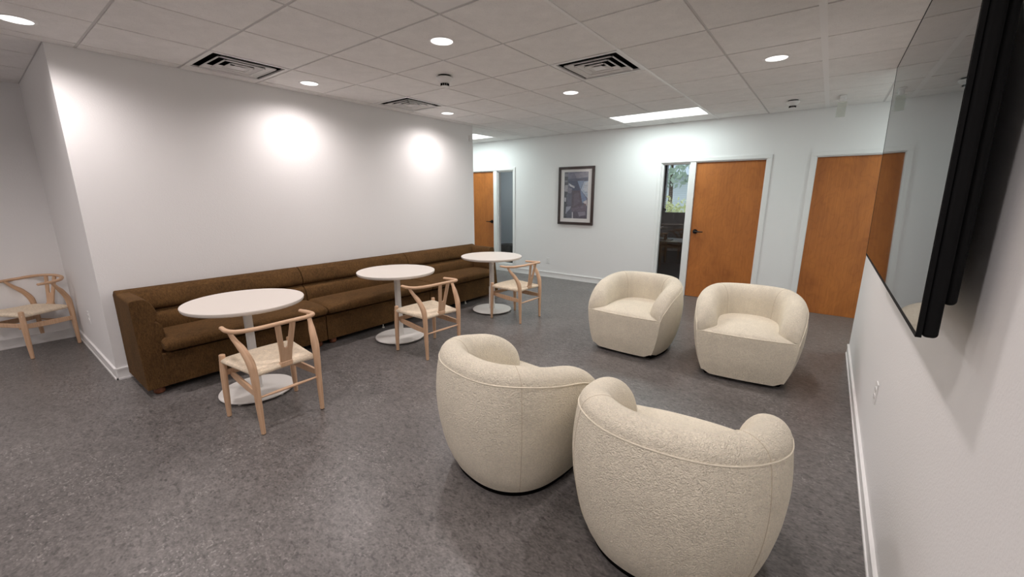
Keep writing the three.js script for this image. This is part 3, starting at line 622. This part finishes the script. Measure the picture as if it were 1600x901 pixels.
function makeArmchair(label, pos, turn) {
  const t = thing('barrel_armchair', label, 'armchair', pos, turn, 'cream boucle barrel armchairs');
  mesh('shell', grid(112, 62, (u, v) => { const w = v < 0.45 ? v / 0.45 : v < 0.8 ? 1 + (v - 0.45) / 0.35 : 2 + (v - 0.8) / 0.2; return shellPoint(-1 + 2 * u, w); }, false), M.boucleD, t);
  const frontZ = (x, y) => { const zc = scaled([AC.xc, AC.zc], y)[1], w = AC.xc * barrel(y); return zc + 0.03 * (1 - (x / w) ** 2) * (0.6 + 0.4 * smooth(0.03, 0.2, y)); };
  const SE = 0.393;
  mesh('front_panel', grid(40, 24, (u, v) => { const k = 2 * u - 1, y0 = 0.03 + 0.03 * smooth(0.8, 1, Math.abs(k)), y = y0 + (SE - y0) * v, w = AC.xc * barrel(y), x = w * k; const r = smooth(0.93, 1, v); return [x, y, frontZ(x, y) + 0.006 * Math.sin(Math.PI * v) - 0.006 * r]; }), M.boucleD, t);
  const halfAt = (z) => { let lo = 0.6, hi = 1; if (z <= 0) { const c = Math.pow(Math.min(1, -z / AC.b), 2.35 / 2); const s = Math.sqrt(1 - c * c); return AC.a * Math.pow(s, 2 / 2.35); } return plan(0.6 + 0.4 * Math.min(1, z / AC.zc))[0]; };
  mesh('seat_cushion', grid(48, 40, (u, v) => {
    const k = 2 * u - 1, z0 = -0.285; const zr = z0 + (AC.zc - z0) * v;
    const w = halfAt(zr) * barrel(SE) - 0.06 * (1 - smooth(0.2, 0.345, zr));
    const x = w * k, zf = frontZ(x, SE) - 0.006; const z = z0 + (zf - z0) * v;
    const dome = (1 - Math.pow(Math.abs(k), 2.6)) * Math.pow(1 - Math.pow(v, 5), 0.6) * (0.8 + 0.2 * v);
    return [x, SE + 0.062 * dome, z];
  }, true), M.boucleD, t);
  const pip = [], N = 60;
  for (let i = 0; i <= N; i++) { const q = shellPoint(-1 + 2 * i / N, 1); pip.push(q); }
  mesh('piping', join([
    pipeAlong(pip, 0.0036),
    pipeAlong(Array.from({ length: 25 }, (_, i) => { const x = AC.xc * barrel(SE) * (i / 12 - 1); return [x, SE + 0.001, frontZ(x, SE) - 0.005]; }), 0.0032),
    ...[-1, 1].map((s) => pipeAlong(Array.from({ length: 14 }, (_, i) => shellPoint(s, i / 13)), 0.003)),
  ]), M.piping, t);
  const seamMat = M.piping.clone(); seamMat.color = new THREE.Color(0.74, 0.70, 0.64);
  mesh('seams', join([
    ...[-0.36, 0.36].map((s) => pipeAlong(Array.from({ length: 14 }, (_, i) => shellPoint(s, 0.02 + 0.98 * i / 13)), 0.0016)),
    ...[-1, 1].map((s) => pipeAlong(Array.from({ length: 22 }, (_, i) => shellPoint(s * (0.36 - 0.06 * smooth(0, 12, i)), 1 + 1.7 * i / 21)), 0.0014)),
  ]), seamMat, t);
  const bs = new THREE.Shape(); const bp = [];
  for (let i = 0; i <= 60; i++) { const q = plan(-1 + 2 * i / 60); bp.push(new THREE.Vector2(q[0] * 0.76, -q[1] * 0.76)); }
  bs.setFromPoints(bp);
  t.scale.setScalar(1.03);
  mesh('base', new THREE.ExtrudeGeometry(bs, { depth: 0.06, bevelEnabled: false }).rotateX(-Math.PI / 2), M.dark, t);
  return t;
}
M.boucleD = M.boucle; M.boucle.side = THREE.DoubleSide;
const arm0 = makeArmchair('cream boucle barrel armchair at rear left, facing us, before the side window', [-0.04, 0, -1.485], -0.03);
copyOf(arm0, 'cream boucle barrel armchair at rear right, facing us, before the wide door', [0.96, 0, -1.475], 0.11);
copyOf(arm0, 'cream boucle barrel armchair seen from behind, left of the two near ones', [0.09, 0, 0.80], Math.PI - 0.2);
copyOf(arm0, 'nearest cream boucle barrel armchair, seen from behind and cut by the bottom edge', [0.998, 0, 0.838], Math.PI + 0.09);

// ---------------------------------------------------------------- television
{
  const t = thing('television', 'very large black flat television mounted on the right wall, glossy and switched off', 'television', [1.62, 1.165, 0.155]);
  t.rotation.z = 0.0187;
  const w = 0.957, h = 1.066;
  mesh('screen', box(-0.0005, 0.004, 0.012, h - 0.004, -w + 0.004, w - 0.004, 0.0008), M.screen, t);
  mesh('bezel', join([box(0.0008, 0.0108, 0, h, -w, w), box(-0.0012, 0.0007, 0, 0.0115, -w, w), box(-0.0012, 0.0007, 0.0117, h, -w, -w + 0.012), box(-0.0012, 0.0007, h - 0.007, h, -w + 0.0122, w)]), M.matteBlack, t);
  mesh('side_frame', box(0.0109, 0.042, 0, h, -w, w, 0.011), M.matteBlack, t);
  mesh('back_housing', box(0.04, 0.066, 0.085, h - 0.06, -w + 0.06, w - 0.02, 0.012), M.matteBlack, t);
  mesh('wall_mount', box(0.065, 0.112, 0.32, 0.75, -0.36, 0.36, 0.004), M.black, t);
  mesh('sensor', join([box(0.004, 0.016, -0.009, 0.001, 0.60, 0.66, 0.003), box(0.004, 0.014, -0.005, 0.001, 0.22, 0.25, 0.002)]), M.matteBlack, t);
}

// ---------------------------------------------------------------- framed picture
{
  const t = thing('framed_picture', 'dark wood framed abstract grey-blue collage print with wide white mat on the back wall', 'picture', [-2.195, 1.02, ZB]);
  const w = 0.35, h = 1.0, f = 0.045;
  const c = document.createElement('canvas'); c.width = 360; c.height = 640; const g = c.getContext('2d');
  const poly = (col, ...p) => { g.fillStyle = col; g.beginPath(); p.forEach(([x, y], i) => (i ? g.lineTo(x, y) : g.moveTo(x, y))); g.closePath(); g.fill(); };
  g.fillStyle = '#565468'; g.fillRect(0, 0, 360, 640);
  poly('#6d6c7f', [55, 0], [360, 0], [360, 110], [55, 120]); poly('#8a8796', [150, 20], [360, 0], [360, 70], [190, 90]); poly('#4a4d66', [55, 95], [360, 80], [360, 125], [55, 125]);
  poly('#3e4763', [60, 125], [200, 125], [250, 260], [120, 250]); poly('#7f93b3', [200, 125], [300, 120], [250, 240]);
  poly('#aab6c8', [300, 130], [360, 125], [360, 360], [330, 330], [255, 245]); poly('#c2c6cf', [320, 150], [360, 135], [360, 300], [290, 240]);
  poly('#6b7fa3', [250, 240], [350, 370], [280, 430], [245, 300]);
  poly('#514655', [125, 255], [245, 250], [285, 440], [240, 520], [120, 500]); poly('#5f5566', [150, 300], [220, 280], [250, 420], [150, 470]);
  poly('#c9c1c4', [290, 410], [350, 380], [355, 470], [330, 440]); poly('#6f5358', [305, 440], [340, 430], [345, 520], [320, 520]);
  poly('#66596b', [120, 500], [345, 450], [345, 540], [140, 560]); poly('#4b4257', [140, 545], [345, 535], [345, 640], [150, 640]); poly('#857f90', [220, 550], [330, 540], [340, 590], [240, 610]);
  g.fillStyle = '#3a3a44'; g.fillRect(0, 0, 50, 640); g.fillStyle = '#77737d'; g.fillRect(4, 20, 50, 40); g.fillRect(6, 110, 40, 30);
  poly('#a19aa3', [8, 180], [55, 175], [58, 270], [5, 265]); poly('#8e8b9b', [60, 160], [160, 190], [150, 215], [60, 190]); poly('#d3d2d8', [65, 150], [160, 200], [155, 222], [95, 195]);
  poly('#7f7c8b', [60, 205], [125, 225], [110, 290], [62, 285]); poly('#c3bfc6', [8, 350], [30, 350], [30, 410], [8, 405]); poly('#5f5d70', [40, 310], [115, 320], [115, 450], [40, 440]);
  poly('#9fa0b0', [35, 480], [115, 470], [70, 570], [30, 580]); poly('#4d4f63', [45, 560], [110, 500], [118, 620], [40, 630]); poly('#c9c6cc', [130, 555], [145, 550], [150, 640], [132, 640]);
  const rr = rng(11); for (let k = 0; k < 700; k++) { g.fillStyle = `rgba(${rr() < 0.5 ? '210,210,225' : '30,28,45'},${0.05 + 0.07 * rr()})`; g.fillRect(rr() * 360, rr() * 640, 4 + rr() * 30, 2 + rr() * 14); }
  const art = new THREE.CanvasTexture(c); art.colorSpace = THREE.SRGBColorSpace; art.magFilter = THREE.LinearFilter;
  mesh('frame', join([box(-w, w, 0, f, 0.002, 0.034, 0.003), box(-w, w, h - f, h, 0.002, 0.034, 0.003), box(-w, -w + f, f + 0.0004, h - f - 0.0004, 0.002, 0.0338, 0.003), box(w - f, w, f + 0.0004, h - f - 0.0004, 0.002, 0.0338, 0.003)]), M.frameWood, t);
  mesh('mat_board', box(-w + 0.02, w - 0.02, 0.02, h - 0.02, 0.004, 0.016), M.mat, t);
  const p = new THREE.PlaneGeometry(0.468, 0.80).translate(0, h / 2 + 0.01, 0.0172);
  mesh('print', p, new THREE.MeshStandardMaterial({ map: art, roughness: 0.7 }), t);
  mesh('glass_pane', box(-w + f - 0.005, w - f + 0.005, f - 0.005, h - f + 0.005, 0.021, 0.0235), M.glass, t);
}

// ---------------------------------------------------------------- outlets
function outlet(label, pos, turn) {
  const t = thing('wall_outlet', label, 'outlet', pos, turn);
  mesh('plate', box(-0.035, 0.035, -0.057, 0.057, 0, 0.006, 0.003), M.plastic, t);
  for (const s of [-1, 1]) {
    const r = mesh('receptacle', new THREE.CylinderGeometry(0.0165, 0.017, 0.004, 24).rotateX(Math.PI / 2).scale(1, 0.85, 1).translate(0, s * 0.02, 0.0075), M.plastic, t);
    mesh('slots', join([box(-0.0075, -0.0055, s * 0.02 - 0.001, s * 0.02 + 0.008, 0.009, 0.0099), box(0.0055, 0.0075, s * 0.02 - 0.001, s * 0.02 + 0.008, 0.009, 0.0099), box(-0.002, 0.002, s * 0.02 - 0.009, s * 0.02 - 0.005, 0.009, 0.0099)]), M.slot, r);
  }
}
outlet('white wall outlet low on the back wall below the framed picture', [-2.756, 0.315, ZB], 0);
outlet('white wall outlet on the right wall below the television', [XR, 0.488, -0.265], -Math.PI / 2);
outlet('white wall outlet low on the alcove end wall beside the lone chair', [-4.016, 0.40, LZ], 0);

// ---------------------------------------------------------------- seen through the side windows
{
  const t = thing('waste_bin', 'black waste bin with a pale liner behind the far side window', 'bin', [-4.28, 0, -4.82]);
  mesh('bin', lathe([[0, 0.004], [0.16, 0.004], [0.195, 0.43], [0.205, 0.445], [0.2, 0.452], [0.19, 0.43], [0.155, 0.015], [0, 0.015]], 40), M.matteBlack, t);
  mesh('liner', new THREE.LatheGeometry([[0.197, 0.36], [0.204, 0.40], [0.207, 0.45], [0.203, 0.456], [0.19, 0.45], [0.18, 0.3], [0.165, 0.1]].map((p) => new THREE.Vector2(...p)), 28, 3.3, 1.9), new THREE.MeshPhysicalMaterial({ color: 0x59606a, roughness: 0.35, side: THREE.DoubleSide }), t);
}
{
  const d = thing('office_desk', 'dark desk standing in the unlit office behind the side window', 'desk', [-0.85, 0, -5.35]);
  const dm = new THREE.MeshStandardMaterial({ color: 0x1d1b1a, roughness: 0.5 });
  mesh('desktop', box(-0.8, 0.8, 0.70, 0.73, -0.35, 0.35, 0.004), dm, d);
  for (const x of [-0.75, 0.75]) for (const z of [-0.3, 0.3]) mesh('leg', box(x - 0.025, x + 0.025, 0, 0.70, z - 0.025, z + 0.025), dm, d);
  const m = thing('monitor', 'black monitor seen from behind on the desk in the dark office', 'monitor', [-0.93, 0.73, -5.2], 0.05);
  mesh('panel', box(-0.31, 0.31, 0.12, 0.505, -0.02, 0.015, 0.008), M.matteBlack, m);
  mesh('stand', join([box(-0.03, 0.03, 0.01, 0.3, -0.04, -0.015, 0.004), box(-0.12, 0.12, 0, 0.012, -0.1, 0.08, 0.004)]), M.matteBlack, m);
  const wc = thing('webcam', 'small black webcam clipped on top of the dark office monitor', 'webcam', [-0.985, 1.235, -5.2]);
  mesh('clip', box(-0.012, 0.012, 0, 0.022, -0.02, 0.02, 0.003), M.matteBlack, wc);
  mesh('head', new THREE.SphereGeometry(0.026, 20, 14).scale(1.15, 0.95, 0.9).translate(0, 0.042, 0), M.matteBlack, wc);
}
{
  const R = rng(77);
  tag(mesh('ground', box(-16, 8, -0.6, -0.4, -32, -7.35), new THREE.MeshStandardMaterial({ color: 0x4d5a3c, roughness: 1 })), null, null, null, 'structure');
  function bush(name, label, cat, pos, rx, ry, n, size, col, trunk) {
    const t = thing(name, label, cat, pos);
    const P = [], C = []; const v = new THREE.Vector3(), q = new THREE.Quaternion(), e = new THREE.Euler();
    const quad = [[-1, 0], [0, -0.5], [1, 0], [0, 0.5]];
    for (let i = 0; i < n; i++) {
      const a = R() * 6.283, b = Math.acos(2 * R() - 1), r = Math.cbrt(0.25 + 0.75 * R()) * (0.8 + 0.35 * R());
      const c = [Math.sin(b) * Math.cos(a) * rx * r, trunk + ry + Math.cos(b) * ry * r, Math.sin(b) * Math.sin(a) * rx * r];
      q.setFromEuler(e.set(R() * 6.3, R() * 6.3, R() * 6.3));
      const pts = quad.map(([x, y]) => v.set(x * size, y * size, 0).applyQuaternion(q).toArray().map((w, k) => w + c[k]));
      for (const k of [0, 1, 2, 0, 2, 3]) P.push(...pts[k]);
    }
    const g = new THREE.BufferGeometry(); g.setAttribute('position', new THREE.Float32BufferAttribute(P, 3)); g.computeVertexNormals();
    mesh('foliage', g, new THREE.MeshPhysicalMaterial({ color: col, roughness: 0.8, side: THREE.DoubleSide, transmission: 0.3, thickness: 0 }), t).userData.kind = 'stuff';
    mesh('trunk', rod([[0, 0, 0], [0.05, trunk * 0.6, 0], [0, trunk + ry, 0]], [0.14, 0.1, 0.05]), new THREE.MeshStandardMaterial({ color: 0x4a3a2c, roughness: 1 }), t);
  }
  bush('shrub', 'yellow-green shrub outside the dark office window', 'shrub', [-2.35, -0.4, -10.4], 0.75, 0.85, 900, 0.07, 0xd9dc9c, 0.15);
  bush('tree', 'tall leafy tree outside the dark office window', 'tree', [-4.6, -0.4, -17.5], 2.0, 1.7, 800, 0.17, 0xb4c4b0, 2.3);
  const hs = thing('neighbor_building', 'pale blue-grey building outside the dark office window', 'building', [-5.2, -0.4, -24]);
  mesh('wall', box(-5, 5, 0, 3.0, -3, 3), new THREE.MeshStandardMaterial({ color: 0xdfe6ec, roughness: 0.9 }), hs);
  const rf = new THREE.CylinderGeometry(0.01, 3.6, 1.3, 4, 1).rotateY(Math.PI / 4).scale(2.2, 1, 1.35).translate(0, 3.65, 0);
  mesh('roof', rf, new THREE.MeshStandardMaterial({ color: 0xc3ccd4, roughness: 0.9 }), hs);
}
renderer.render(scene, camera);
